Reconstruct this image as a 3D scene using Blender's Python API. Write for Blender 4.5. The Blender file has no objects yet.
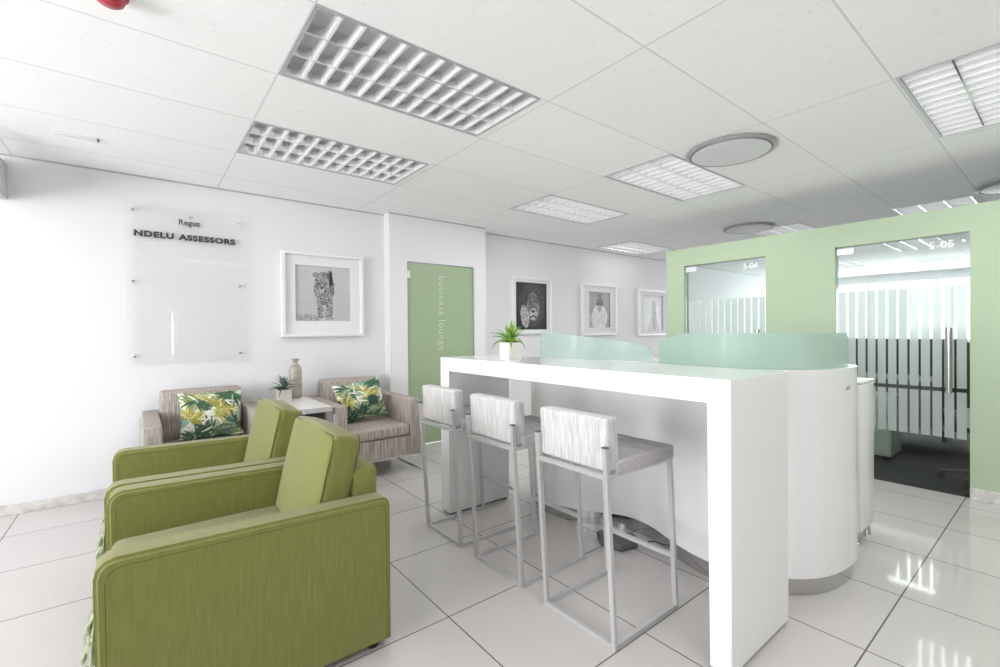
import bpy, bmesh, math, random
import numpy as np
from mathutils import Vector, Matrix
random.seed(7)
PI = math.pi
COL = bpy.context.scene.collection

# ------------------------------------------------------------ materials
def srgb(r, g, b):
    f = lambda c: (c/255)/12.92 if c/255 <= .04045 else ((c/255+.055)/1.055)**2.4
    return (f(r), f(g), f(b), 1)

def mat(name, col, rough=.5, metal=0., spec=.5, bump=0, bscale=200, var=0, vscale=(8, 8, 8), col2=None, coat=0, detail=3, sheen=0):
    m = bpy.data.materials.new(name); m.use_nodes = True
    nt = m.node_tree; N = nt.nodes; L = nt.links
    b = N['Principled BSDF']
    b.inputs['Base Color'].default_value = col
    b.inputs['Roughness'].default_value = rough
    b.inputs['Metallic'].default_value = metal
    b.inputs['Specular IOR Level'].default_value = spec
    b.inputs['Coat Weight'].default_value = coat
    b.inputs['Sheen Weight'].default_value = sheen
    tc = N.new('ShaderNodeTexCoord')
    if var or col2:
        mp = N.new('ShaderNodeMapping'); mp.inputs['Scale'].default_value = vscale
        L.new(tc.outputs['Object'], mp.inputs['Vector'])
        no = N.new('ShaderNodeTexNoise'); no.inputs['Scale'].default_value = 1; no.inputs['Detail'].default_value = detail
        L.new(mp.outputs[0], no.inputs['Vector'])
        rp = N.new('ShaderNodeValToRGB')
        c2 = col2 or tuple([c*(1-var) for c in col[:3]])+(1,)
        rp.color_ramp.elements[0].position = .35; rp.color_ramp.elements[1].position = .65
        rp.color_ramp.elements[0].color = c2; rp.color_ramp.elements[1].color = col
        L.new(no.outputs['Fac'], rp.inputs[0]); L.new(rp.outputs[0], b.inputs['Base Color'])
    if bump:
        n2 = N.new('ShaderNodeTexNoise'); n2.inputs['Scale'].default_value = bscale; n2.inputs['Detail'].default_value = 2
        L.new(tc.outputs['Object'], n2.inputs['Vector'])
        bp = N.new('ShaderNodeBump'); bp.inputs['Strength'].default_value = bump; bp.inputs['Distance'].default_value = .002
        L.new(n2.outputs['Fac'], bp.inputs['Height']); L.new(bp.outputs[0], b.inputs['Normal'])
    return m

def emis(name, col, s):
    m = bpy.data.materials.new(name); m.use_nodes = True
    b = m.node_tree.nodes['Principled BSDF']
    b.inputs['Base Color'].default_value = col
    b.inputs['Emission Color'].default_value = col; b.inputs['Emission Strength'].default_value = s
    return m

def glass(name, tint, refl=.6, frost=0., fcol=(1, 1, 1, 1)):
    """thin sheet: clear tint + fresnel reflection, optionally a frosted film"""
    m = bpy.data.materials.new(name); m.use_nodes = True
    nt = m.node_tree; N = nt.nodes; L = nt.links; N.clear()
    out = N.new('ShaderNodeOutputMaterial')
    tr = N.new('ShaderNodeBsdfTransparent'); tr.inputs[0].default_value = tint
    gl = N.new('ShaderNodeBsdfGlossy'); gl.inputs['Roughness'].default_value = .004
    lw = N.new('ShaderNodeFresnel'); lw.inputs['IOR'].default_value = 1.5
    mu = N.new('ShaderNodeMath'); mu.operation = 'MULTIPLY'; mu.inputs[1].default_value = refl
    L.new(lw.outputs[0], mu.inputs[0])
    base = tr
    if frost:
        df = N.new('ShaderNodeBsdfDiffuse'); df.inputs[0].default_value = fcol
        tl = N.new('ShaderNodeBsdfTranslucent'); tl.inputs[0].default_value = fcol
        m1 = N.new('ShaderNodeMixShader'); m1.inputs[0].default_value = .5
        L.new(df.outputs[0], m1.inputs[1]); L.new(tl.outputs[0], m1.inputs[2])
        m2 = N.new('ShaderNodeMixShader'); m2.inputs[0].default_value = frost
        L.new(tr.outputs[0], m2.inputs[1]); L.new(m1.outputs[0], m2.inputs[2]); base = m2
    mx = N.new('ShaderNodeMixShader')
    L.new(mu.outputs[0], mx.inputs[0]); L.new(base.outputs[0], mx.inputs[1]); L.new(gl.outputs[0], mx.inputs[2])
    L.new(mx.outputs[0], out.inputs[0])
    return m

def gridmat(name, base, line, ox, oy, px, py, w, rough, speck=0, specscale=40, bump=0, rough_var=0, lines_fade=0):
    """tiles: world position modulo a pitch, thin joint lines; speckles and a soft stain noise"""
    m = bpy.data.materials.new(name); m.use_nodes = True
    nt = m.node_tree; N = nt.nodes; L = nt.links; b = N['Principled BSDF']
    b.inputs['Roughness'].default_value = rough
    geo = N.new('ShaderNodeNewGeometry'); sx = N.new('ShaderNodeSeparateXYZ'); L.new(geo.outputs['Position'], sx.inputs[0])
    def M(op, a, bb=None, c=None):
        n = N.new('ShaderNodeMath'); n.operation = op
        for i, v in enumerate((a, bb, c)):
            if v is None: continue
            if isinstance(v, (int, float)): n.inputs[i].default_value = v
            else: L.new(v, n.inputs[i])
        return n.outputs[0]
    def line_mask(co, o, p):
        f = M('FLOORED_MODULO', M('SUBTRACT', co, o), p)
        d = M('MINIMUM', f, M('SUBTRACT', p, f))
        return M('LESS_THAN', d, w/2)
    mask = M('MAXIMUM', line_mask(sx.outputs[0], ox, px), line_mask(sx.outputs[1], oy, py))
    # per tile tone
    ix = M('FLOOR', M('DIVIDE', M('SUBTRACT', sx.outputs[0], ox), px)); iy = M('FLOOR', M('DIVIDE', M('SUBTRACT', sx.outputs[1], oy), py))
    cb = N.new('ShaderNodeCombineXYZ'); L.new(ix, cb.inputs[0]); L.new(iy, cb.inputs[1])
    wn = N.new('ShaderNodeTexWhiteNoise'); L.new(cb.outputs[0], wn.inputs['Vector'])
    no = N.new('ShaderNodeTexNoise'); no.inputs['Scale'].default_value = 3; no.inputs['Detail'].default_value = 5
    L.new(geo.outputs['Position'], no.inputs['Vector'])
    tone = M('ADD', M('MULTIPLY', wn.outputs['Value'], .04), M('MULTIPLY', no.outputs['Fac'], .05))
    dark = M('SUBTRACT', 1.045, tone)
    if speck:
        vo = N.new('ShaderNodeTexNoise'); vo.inputs['Scale'].default_value = specscale; vo.inputs['Detail'].default_value = 4
        vo.inputs['Roughness'].default_value = .7; L.new(geo.outputs['Position'], vo.inputs['Vector'])
        sp = M('MULTIPLY', M('GREATER_THAN', vo.outputs['Fac'], .62), speck)
        dark = M('SUBTRACT', dark, sp)
    vm = N.new('ShaderNodeVectorMath'); vm.operation = 'SCALE'; vm.inputs[0].default_value = base[:3]; L.new(dark, vm.inputs['Scale'])
    mx = N.new('ShaderNodeMix'); mx.data_type = 'RGBA'
    L.new(mask, mx.inputs['Factor']); L.new(vm.outputs[0], mx.inputs['A']); mx.inputs['B'].default_value = line
    L.new(mx.outputs['Result'], b.inputs['Base Color'])
    if bump:
        bp = N.new('ShaderNodeBump'); bp.inputs['Strength'].default_value = bump; bp.inputs['Distance'].default_value = .003
        L.new(M('SUBTRACT', 1., mask), bp.inputs['Height']); L.new(bp.outputs[0], b.inputs['Normal'])
    return m

def painted(name, rough=.6, bump=0):
    m = bpy.data.materials.new(name); m.use_nodes = True
    N = m.node_tree.nodes; L = m.node_tree.links
    a = N.new('ShaderNodeVertexColor'); a.layer_name = 'pattern'
    L.new(a.outputs[0], N['Principled BSDF'].inputs['Base Color']); N['Principled BSDF'].inputs['Roughness'].default_value = rough
    return m

M_ = dict(
    wall=mat('white wall paint', srgb(234, 234, 236), .6, spec=.3, bump=.15, bscale=90),
    green=mat('pale green wall paint', srgb(178, 197, 168), .5, spec=.35, bump=.1, bscale=90),
    greendoor=mat('green painted door leaf', srgb(164, 184, 150), .35),
    ceiling=gridmat('mineral fibre ceiling tiles', srgb(252, 252, 252), srgb(224, 224, 226), .53, 2.385, 1.217, .603, .009, .85, speck=.07, specscale=30, bump=.35),
    floor=gridmat('polished porcelain floor tiles', srgb(207, 203, 201), srgb(100, 96, 92), 1.045, .51, .5745, .597, .0055, .06, bump=.3),
    carpet=mat('dark office carpet', srgb(58, 58, 60), .95, bump=.6, bscale=300, var=.3, vscale=(60, 60, 60)),
    skirt=mat('marbled tile skirting', srgb(226, 224, 220), .25, col2=srgb(196, 194, 190), vscale=(14, 14, 14), detail=6),
    lacquer=mat('white gloss lacquer', srgb(244, 243, 242), .16, coat=.3),
    desk=mat('white satin laminate', srgb(242, 241, 240), .22, coat=.2),
    olive=mat('olive green wool upholstery', srgb(128, 130, 69), .9, spec=.2, bump=.5, bscale=260, var=.13, vscale=(90, 90, 9), sheen=.3),
    seam=mat('dark olive seam piping', srgb(86, 86, 42), .9),
    beige=mat('beige striped upholstery', srgb(204, 195, 186), .9, spec=.2, col2=srgb(142, 132, 124), vscale=(150, 150, 5), bump=.3),
    beigeseam=mat('taupe seam', srgb(110, 100, 94), .9),
    pale=mat('pale grey streaked upholstery', srgb(218, 217, 216), .8, spec=.25, col2=srgb(190, 188, 186), vscale=(130, 130, 7), bump=.3),
    seatgrey=mat('light grey streaked seat fabric', srgb(205, 203, 202), .8, spec=.25, col2=srgb(170, 168, 167), vscale=(130, 7, 130), bump=.3),
    silver=mat('satin silver tube', srgb(206, 206, 206), .35, metal=.4),
    steel=mat('brushed stainless steel', srgb(196, 194, 190), .22, metal=1),
    plinthsteel=mat('polished steel plinth', srgb(200, 199, 198), .12, metal=1),
    mirror=mat('polished aluminium reflector', srgb(238, 238, 240), .12, metal=1),
    chrome=mat('chrome', srgb(215, 215, 215), .08, metal=1),
    frame=mat('white picture frame', srgb(240, 240, 240), .35),
    mount=mat('white card mount', srgb(234, 234, 234), .8),
    black=mat('black plastic', srgb(32, 32, 34), .45),
    dgrey=mat('dark grey plastic', srgb(96, 95, 96), .5),
    letter=mat('charcoal lettering', srgb(62, 62, 66), .5),
    wletter=mat('white vinyl lettering', srgb(244, 246, 246), .5),
    fletter=mat('frosted vinyl lettering', srgb(206, 220, 200), .5),
    alu=mat('white aluminium trim', srgb(225, 226, 228), .35, metal=.2),
    louvre=mat('bright aluminium louvre', srgb(242, 242, 243), .4, metal=.0),
    housing=mat('satin reflector housing', srgb(240, 240, 241), .3, metal=0),
    shadowgap=mat('grey metal ring', srgb(165, 164, 164), .6),
    diffuser=mat('white powder coated diffuser', srgb(224, 224, 226), .5),
    alu2=mat('grey trim and shadow line', srgb(186, 186, 188), .4, metal=.2),
    tubeoff=mat('unlit fluorescent tube', srgb(236, 236, 234), .3),
    tube=emis('lit fluorescent tube', (1, 1, 1, 1), .9),
    red=mat('red alarm plastic', srgb(196, 74, 84), .25, col2=srgb(170, 50, 64), vscale=(40, 40, 40)),
    concrete=mat('pale concrete pot', srgb(200, 192, 184), .8, var=.12, vscale=(60, 60, 60)),
    whitepot=mat('white ceramic pot', srgb(236, 232, 226), .5),
    soil=mat('potting soil', srgb(60, 52, 44), .95),
    leafg=mat('bright green leaf', srgb(158, 192, 74), .45, col2=srgb(78, 142, 62), vscale=(18, 18, 18)),
    leafd=mat('grey green succulent leaf', srgb(92, 118, 94), .5, col2=srgb(58, 84, 70), vscale=(22, 22, 22)),
    vase=mat('taupe glazed vase', srgb(186, 178, 166), .35, col2=srgb(158, 150, 140), vscale=(6, 6, 60)),
    tablewhite=mat('white table top', srgb(236, 234, 232), .25),
    taupe=mat('grey side panel', srgb(150, 147, 150), .4),
    clear=glass('clear door glass', (.90, .95, .93, 1), .8),
    film=glass('frosted vinyl film', (.9, .95, .93, 1), .3, .66, srgb(232, 238, 236)),
    screen=glass('green frosted screen glass', (.84, .93, .90, 1), .12, .62, srgb(206, 224, 214)),
    screenpale=glass('pale translucent screen glass', (.90, .96, .94, 1), .12, .36, srgb(214, 232, 224)),
    edge=mat('polished green glass edge', srgb(196, 224, 210), .2),
    acrylic=glass('clear acrylic sheet', (1, 1, 1, 1), .22),
    winglass=glass('window glass', (.97, .98, .98, 1), .3),
    divider=mat('dark teal screen fabric', srgb(52, 66, 68), .9, bump=.3),
    cable=mat('black rubber cable', srgb(40, 38, 40), .5),
    photo=painted('printed photograph', .35),
    leafprint=painted('palm leaf printed cotton', .85),
    sky=emis('bright office daylight', (.95, .98, 1, 1), .62),
    slit=emis('daylight between the blinds', (1, 1, 1, 1), 60),
)

# ------------------------------------------------------------ mesh helpers
def obj(name, bm, m, parent=None, smooth=False, loc=None):
    me = bpy.data.meshes.new(name)
    bmesh.ops.recalc_face_normals(bm, faces=bm.faces)
    bm.to_mesh(me); bm.free()
    me.materials.append(m)
    if smooth:
        for p in me.polygons: p.use_smooth = True
        try: me.set_sharp_from_angle(angle=math.radians(smooth if smooth > 1 else 40))
        except Exception: pass
    o = bpy.data.objects.new(name, me); COL.objects.link(o)
    if parent is not None: o.parent = parent
    if loc: o.location = loc
    return o

def tag(o, label=None, cat=None, group=None, kind=None):
    if label: o['label'] = label
    if cat: o['category'] = cat
    if group: o['group'] = group
    if kind: o['kind'] = kind
    return o

def thing(name, label, cat, loc=(0, 0, 0), rz=0, group=None):
    o = bpy.data.objects.new(name, None); COL.objects.link(o); o.empty_display_size = .1
    o.location = loc; o.rotation_euler = (0, 0, rz)
    return tag(o, label, cat, group)

def structure(name, bm, m, parent=None, label=None, smooth=False):
    o = obj(name, bm, m, parent, smooth)
    if parent is None: o['kind'] = 'structure'
    if label: o['label'] = label
    return o

def dup(root, loc, rz=None, label=None, group=None):
    def cp(o, par):
        c = o.copy(); COL.objects.link(c); c.parent = par
        for ch in list(o.children): cp(ch, c)
        return c
    r = cp(root, None); r.location = loc
    if rz is not None: r.rotation_euler = (0, 0, rz)
    if label: r['label'] = label
    if group: r['group'] = group
    return r

def box(bm, x0, x1, y0, y1, z0, z1, bev=0, seg=2, mtx=None):
    r = bmesh.ops.create_cube(bm, size=1)
    vs = r['verts']
    for v in vs:
        v.co = Vector(((x0+x1)/2+v.co.x*(x1-x0), (y0+y1)/2+v.co.y*(y1-y0), (z0+z1)/2+v.co.z*(z1-z0)))
    if bev:
        es = list({e for v in vs for e in v.link_edges})
        r2 = bmesh.ops.bevel(bm, geom=es, offset=bev, segments=seg, profile=.5, affect='EDGES')
        vs = list({v for f in r2['faces'] for v in f.verts} | {v for v in vs if v.is_valid})
    if mtx is not None:
        for v in vs: v.co = mtx @ v.co
    return vs

def B(*a, **k):
    bm = bmesh.new(); box(bm, *a, **k); return bm

def prism(bm, pts, axis, a0, a1):
    """extrude a closed 2D outline along axis ('x','y','z')"""
    def P(u, v, w):
        return Vector({'x': (w, u, v), 'y': (u, w, v), 'z': (u, v, w)}[axis])
    A = [bm.verts.new(P(u, v, a0)) for u, v in pts]; C = [bm.verts.new(P(u, v, a1)) for u, v in pts]
    n = len(pts)
    bm.faces.new(A); bm.faces.new(C[::-1])
    for i in range(n): bm.faces.new((A[i], A[(i+1) % n], C[(i+1) % n], C[i]))
    return A+C

def tube(bm, pts, r, n=8, closed=False, sq=False):
    """sweep a circle (or square) of radius r along pts"""
    pts = [Vector(p) for p in pts]; rings = []
    k = len(pts)
    for i, p in enumerate(pts):
        if closed: d = (pts[(i+1) % k]-pts[i-1]).normalized()
        else: d = (pts[min(i+1, k-1)]-pts[max(i-1, 0)]).normalized()
        up = Vector((0, 0, 1)) if abs(d.z) < .95 else Vector((1, 0, 0))
        a = d.cross(up).normalized(); b = a.cross(d)
        rr = r
        if 0 < i < k-1 or closed:
            d0 = (pts[i]-pts[i-1]).normalized(); c = max(.5, d0.dot(d)); rr = r/c if sq else r
        ring = []
        for j in range(4 if sq else n):
            t = 2*PI*j/(4 if sq else n)+(PI/4 if sq else 0)
            q = rr*(1.414 if sq else 1)
            ring.append(bm.verts.new(p+a*math.cos(t)*q+b*math.sin(t)*q))
        rings.append(ring)
    m = len(rings[0])
    rng = range(k) if closed else range(k-1)
    for i in rng:
        A, C = rings[i], rings[(i+1) % k]
        for j in range(m): bm.faces.new((A[j], A[(j+1) % m], C[(j+1) % m], C[j]))
    if not closed:
        bm.faces.new(rings[0][::-1]); bm.faces.new(rings[-1])

def bar(bm, p, q, w, d):
    """square bar of w (x) by d (y) section between two points, cut level"""
    x, y, z = p; X, Y, Z = q
    if abs(Z-z) > max(abs(X-x), abs(Y-y)):
        pa = [(x-w/2, y-d/2), (x+w/2, y-d/2), (x+w/2, y+d/2), (x-w/2, y+d/2)]
        A = [bm.verts.new((a, b, z)) for a, b in pa]
        C = [bm.verts.new((a+X-x, b+Y-y, Z)) for a, b in pa]
        bm.faces.new(A[::-1]); bm.faces.new(C)
        for i in range(4): bm.faces.new((A[i], A[(i+1) % 4], C[(i+1) % 4], C[i]))
    else:
        box(bm, min(x, X)-w/2, max(x, X)+w/2, min(y, Y)-w/2, max(y, Y)+w/2, min(z, Z)-d/2, max(z, Z)+d/2)

def lathe(bm, prof, n=32, c=(0, 0, 0)):
    rings = []
    for r, z in prof:
        rings.append([bm.verts.new((c[0]+r*math.cos(2*PI*j/n), c[1]+r*math.sin(2*PI*j/n), c[2]+z)) for j in range(n)])
    for i in range(len(prof)-1):
        for j in range(n): bm.faces.new((rings[i][j], rings[i][(j+1) % n], rings[i+1][(j+1) % n], rings[i+1][j]))
    bm.faces.new(rings[0][::-1]); bm.faces.new(rings[-1])

def spline(pts, n=8, closed=False):
    P = [Vector(p) for p in pts]; out = []; k = len(P)
    rng = range(k) if closed else range(k-1)
    for i in rng:
        p0 = P[i-1] if (i > 0 or closed) else P[0]; p1 = P[i]; p2 = P[(i+1) % k]; p3 = P[(i+2) % k] if (closed or i+2 < k) else P[-1]
        for s in range(n):
            t = s/n
            out.append(.5*((2*p1)+(p2-p0)*t+(2*p0-5*p1+4*p2-p3)*t*t+(3*p1-p0-3*p2+p3)*t**3))
    if not closed: out.append(P[-1].copy())
    return out

def text_mesh(name, s, size, m, parent, loc, rot, extrude=.001, offset=0, spacing=1, align='LEFT', sx=1):
    cu = bpy.data.curves.new(name, 'FONT'); cu.body = s; cu.size = size; cu.extrude = extrude; cu.offset = offset
    cu.space_character = spacing; cu.align_x = align
    t = bpy.data.objects.new('tmp', cu); COL.objects.link(t)
    bpy.context.view_layer.update()
    me = bpy.data.meshes.new_from_object(t.evaluated_get(bpy.context.evaluated_depsgraph_get()))
    bpy.data.objects.remove(t)
    me.name = name; me.materials.clear(); me.materials.append(m)
    o = bpy.data.objects.new(name, me); COL.objects.link(o); o.parent = parent; o.location = loc; o.rotation_euler = rot; o.scale = (sx, 1, 1)
    return o

def cushion_bm(w, h, t, n=28, pinch=.06, p=.42):
    """pillow in the local XZ plane, thickness along Y; returns bm and per vertex (u,v)"""
    bm = bmesh.new(); uvs = {}
    grids = []
    for side in (-1, 1):
        g = []
        for j in range(n+1):
            row = []
            for i in range(n+1):
                u, v = i/n, j/n; a, b = 2*u-1, 2*v-1
                th = (max(0, 1-a*a)**p)*(max(0, 1-b*b)**p)
                x = a*w/2*(1-pinch*(1-b*b)); z = b*h/2*(1-pinch*(1-a*a))
                if side == 1 and (i in (0, n) or j in (0, n)): vert = grids[0][j][i]
                else: vert = bm.verts.new((x, side*t/2*th, z))
                uvs[vert] = (u, v); row.append(vert)
            g.append(row)
        grids.append(g)
        for j in range(n):
            for i in range(n):
                q = (g[j][i], g[j][i+1], g[j+1][i+1], g[j+1][i])
                bm.faces.new(q if side == -1 else q[::-1])
    return bm, uvs

def paint_mesh(me, uv, img):
    """write an image array (H,W,3 linear) into a colour attribute by vertex uv"""
    H, W, _ = img.shape
    at = me.color_attributes.new('pattern', 'FLOAT_COLOR', 'POINT')
    for k, (u, v) in enumerate(uv):
        c = img[min(H-1, int(v*H)), min(W-1, int(u*W))]
        at.data[k].color = (c[0], c[1], c[2], 1)

def lin(c): return np.array(srgb(*c)[:3])

# ------------------------------------------------------------ painted patterns
def leaf_pattern(seed, n=150):
    rnd = random.Random(seed)
    img = np.zeros((n, n, 3)); img[:] = lin((222, 226, 208))
    yy, xx = np.mgrid[0:n, 0:n]/n
    def leaf(cx, cy, ang, L, w, c, mid=True):
        dx, dy = xx-cx, yy-cy
        a = (dx*math.cos(ang)+dy*math.sin(ang))/L; b = (-dx*math.sin(ang)+dy*math.cos(ang))
        b = b+.06*L*np.sin(a*2.4)
        wid = w*np.clip(np.sin(np.clip(a, 0, 1)*PI)**.7, 0, 1)
        m = (a > 0) & (a < 1) & (abs(b) < wid)
        img[m] = lin(c)
        if mid:
            m = (a > .05) & (a < .9) & (abs(b) < .0045); img[m] = lin([min(255, int(v*1.25+22)) for v in c])
    def frond(cx, cy, ang, L, c, k=9):
        leafs = []
        for i in range(k):
            t = .12+.8*i/k
            px, py = cx+math.cos(ang)*L*t, cy+math.sin(ang)*L*t
            for s in (-1, 1):
                leaf(px, py, ang+s*(.95-.5*t), L*(.52-.22*abs(t-.4)), .014, c, False)
        leaf(cx, cy, ang, L, .009, c, False)
    greens = [(60, 94, 68), (46, 76, 62), (112, 126, 78), (80, 108, 88), (136, 150, 124)]
    yell = [(160, 152, 78), (140, 134, 62), (182, 176, 112)]
    for _ in range(7): frond(rnd.random(), rnd.random(), rnd.random()*6.28, .42, rnd.choice([(140, 176, 150), (112, 164, 160), (150, 170, 96)]))
    for (cx, cy, c, r0) in ((.25, .0, greens, 1.5), (.75, .0, greens, 1.6), (.3, .65, yell, 2.0), (.8, .45, yell, 3.0), (.62, .62, yell, 1.2), (.12, .42, yell, 1.0), (.45, .12, greens, 1.5), (.9, .2, greens, 2.2), (.3, .85, greens, 4.2), (.85, .95, greens, 4.0)):
        for k in range(13):
            a = r0+(k-6)*.27+rnd.uniform(-.06, .06)
            leaf(cx, cy, a, rnd.uniform(.26, .40), rnd.uniform(.018, .030), rnd.choice(c))
    for _ in range(9):
        frond(rnd.random(), rnd.random(), rnd.random()*6.28, .30, rnd.choice(greens[:2]), 7)
    for _ in range(10):
        leaf(rnd.random(), rnd.random(), rnd.random()*6.28, .2, .016, rnd.choice([(224, 230, 214), (236, 226, 222), (206, 222, 214)]))
    return img

def noise2(n, s, rnd):
    g = np.array([[rnd.random() for _ in range(s+2)] for _ in range(s+2)])
    yy, xx = np.mgrid[0:n, 0:n]/n*s
    i, j = yy.astype(int), xx.astype(int); fy, fx = yy-i, xx-j
    fy, fx = fy*fy*(3-2*fy), fx*fx*(3-2*fx)
    return (g[i, j]*(1-fy)*(1-fx)+g[i+1, j]*fy*(1-fx)+g[i, j+1]*(1-fy)*fx+g[i+1, j+1]*fy*fx)

def photo_pattern(kind, n=120):
    """black and white wildlife prints (v up)"""
    rnd = random.Random(kind); yy, xx = np.mgrid[0:n, 0:n]/n
    no = noise2(n, 6, rnd)*.6+noise2(n, 22, rnd)*.4; fine = noise2(n, 60, rnd)
    def ell(cx, cy, rx, ry, a=0):
        dx, dy = xx-cx, yy-cy
        return ((dx*math.cos(a)+dy*math.sin(a))/rx)**2+((-dx*math.sin(a)+dy*math.cos(a))/ry)**2
    if kind == 'leopard':
        g = 196+10*(yy-.5)+8*(no-.5); g = np.where((yy < .12) & (xx < .45), 170+70*(fine-.5), g)
        body = (ell(.51, .60, .185, .30) < 1)
        legs = ((abs(xx-.43-.12*(.4-yy)) < .062) & (yy > .05) & (yy < .5)) | ((abs(xx-.60) < .065) & (yy > .03) & (yy < .5))
        head = (ell(.47, .64, .135, .15) < 1)
        ears = (ell(.36, .83, .05, .05) < 1) | (ell(.61, .86, .055, .07) < 1)
        b = body | legs | head
        g = np.where(b, 166+30*(no-.5), g); g = np.where(ears, 150, g)
        g = np.where((abs(xx-.49) < .022) & (yy < .32), 205, g)
        sp = np.zeros((n, n), bool)
        for _ in range(520):
            cx, cy = rnd.uniform(.27, .72), rnd.uniform(.03, .9); sp |= ell(cx, cy, .009+.004*rnd.random(), .010) < 1
        g = np.where(b & sp, 88, g)
        g = np.where(ell(.47, .57, .05, .05) < 1, 180, g); g = np.where(ell(.47, .60, .035, .018) < 1, 40, g); g = np.where(ell(.63, .78, .03, .14) < 1, 60, g)
        for ex in (.41, .53): g = np.where(ell(ex, .68, .022, .012) < 1, 44, g)
        g = np.where(b & (xx > .62) & (yy > .5), g-40, g)
    elif kind == 'lion':
        g = 40+50*(no-.4)
        mane = ell(.52, .50, .42, .44) < 1
        st = .5+.5*np.sin(30*np.arctan2(yy-.45, xx-.5)+7*no)
        g = np.where(mane, 52+44*st*no+50*(fine-.5), g)
        g = np.where(ell(.56, .48, .20, .30) < 1, 112+120*(no-.5)+50*(fine-.5), g)
        g = np.where(ell(.56, .33, .11, .12) < 1, 190+60*(fine-.5), g)
        g = np.where(ell(.30, .28, .13, .24, .2) < 1, 165+110*(fine-.5), g)
        g = np.where(ell(.56, .39, .055, .035) < 1, 30, g); g = np.where((abs(yy-.30+.5*abs(xx-.56)) < .02) & (abs(xx-.56) < .09), 40, g)
        for ex in (.46, .66): g = np.where(ell(ex, .58, .035, .018) < 1, 24, g)
        g = np.where((xx < .08) | (xx > .93), 40, g)
    elif kind == 'bird':
        g = 150+50*(no-.5)+14*(yy-.5)
        g = np.where(ell(.5, .28, .36, .36) < 1, 196+36*(no-.5)+6*np.sin(50*(xx-.5))+30*(fine-.5), g)
        g = np.where(ell(.52, .72, .15, .10) < 1, 78+30*(fine-.5), g); g = np.where(ell(.52, .66, .18, .05) < 1, 60, g)
        g = np.where(ell(.50, .88, .10, .06) < 1, 105, g); g = np.where((abs(xx-.55) < .012) & (yy > .72) & (yy < .95), 60, g)
        g = np.where(ell(.50, .53, .09, .10) < 1, 150, g)
    else:
        g = 190+40*(no-.5)
        w = .06+.24*np.clip((.75-yy)/.75, 0, 1)
        g = np.where((abs(xx-.52) < w) & (yy < .76), 150+50*(fine-.5), g)
        g = np.where((abs(xx-.55) < .085) & (yy < .72), 84+60*(fine-.5), g)
        g = np.where(ell(.54, .76, .10, .09) < 1, 120+30*(fine-.5), g); g = np.where(ell(.54, .71, .03, .05) < 1, 84, g)
        g = np.where(yy > .93, 175+60*(fine-.5), g)
    g = np.clip(g, 10, 250)/255
    g = np.where(g <= .04045, g/12.92, ((g+.055)/1.055)**2.4)
    return np.stack([g, g, g*1.02], -1)

# ------------------------------------------------------------ dimensions
H = 2.49; YB = 4.57; YD = 4.44; YF = 4.65; XG = 4.72; XW = -4.4; YR = -2.6; XE = 14.0
X_L = [.53+1.217*k for k in range(-3, 9)]; Y_L = [2.385+.603*k for k in range(-9, 5)]
lights = {(0+3, 8): 1}
# fittings by their low corner, with lit flag and label
CX = lambda i: .53+1.217*i
CY = lambda j: 2.385+.603*j
LIGHTS = [
 (CX(0), CY(-1), 0, 'large recessed louvre light nearest the camera, above the green armchairs'),
 (CX(0), CY(1), 0, 'recessed louvre light nearest the back wall sign, beside the largest light'),
 (CX(2)-.012, CY(-1), 1, 'recessed louvre light beside the nearer round ceiling diffuser'),
 (CX(2)-.012, CY(1), 1, 'recessed louvre light over the potted plant end of the counter'),
 (CX(2)-.012, CY(-4), 1, 'recessed louvre light at the upper right edge of the photo'),
 (6.18, .62, 1, 'thin sliver of louvre light above the partition over office door 5-05'),
 (6.08, 2.02, 1, 'louvre light half hidden by the partition top, behind the farther round diffuser'),
 (CX(4)+.0, 3.88, 1, 'farthest recessed louvre light, near the wall with three pictures'),
 (CX(-2), CY(2), 0, 'louvre light cut off by the left edge of the photo'),
 (8.6, 1.2, 1, 'louvre light inside the office, nearest behind the glass of door 5-05'),
 (10.2, 2.6, 1, 'louvre light inside the office, middle one behind the glass of door 5-05'),
 (11.3, 1.3, 1, 'louvre light inside the office, deepest behind the glass of door 5-05'),
 (CX(0), CY(-5), 1, 'louvre light behind the camera'), (CX(2), CY(-7), 1, 'louvre light behind the camera on the partition side')]
LW, LD = 1.165, .592

# floor, ceiling
bm = bmesh.new(); box(bm, XW-.2, XG+.03, YR-.2, YF+.1, -.05, 0); box(bm, XG+.03, XE+.2, 3.0, YF+.1, -.05, 0)
structure('floor', bm, M_['floor'], label='pale polished floor tiles with thin dark joints')
structure('floor', B(XG+.03, XE+.2, YR-.2, 3.0, -.05, .002), M_['carpet'], label='dark carpet beyond the glass doors')
bm = bmesh.new()
xs = sorted({XW-.2, XE+.2} | {round(v, 4) for l in LIGHTS for v in (l[0], l[0]+LW)})
ys = sorted({YR-.2, YF+.1} | {round(v, 4) for l in LIGHTS for v in (l[1], l[1]+LD)})
vc = {}
def V_(x, y):
    if (x, y) not in vc: vc[(x, y)] = bm.verts.new((x, y, H))
    return vc[(x, y)]
for i in range(len(xs)-1):
    for j in range(len(ys)-1):
        mx_, my_ = (xs[i]+xs[i+1])/2, (ys[j]+ys[j+1])/2
        if any(l[0] < mx_ < l[0]+LW and l[1] < my_ < l[1]+LD for l in LIGHTS): continue
        bm.faces.new((V_(xs[i], ys[j]), V_(xs[i+1], ys[j]), V_(xs[i+1], ys[j+1]), V_(xs[i], ys[j+1])))
bmesh.ops.remove_doubles(bm, verts=bm.verts, dist=1e-4)
g = bmesh.ops.extrude_face_region(bm, geom=bm.faces[:])
for e in g['geom']:
    if isinstance(e, bmesh.types.BMVert): e.co.z += .02
structure('ceiling', bm, M_['ceiling'])
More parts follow.
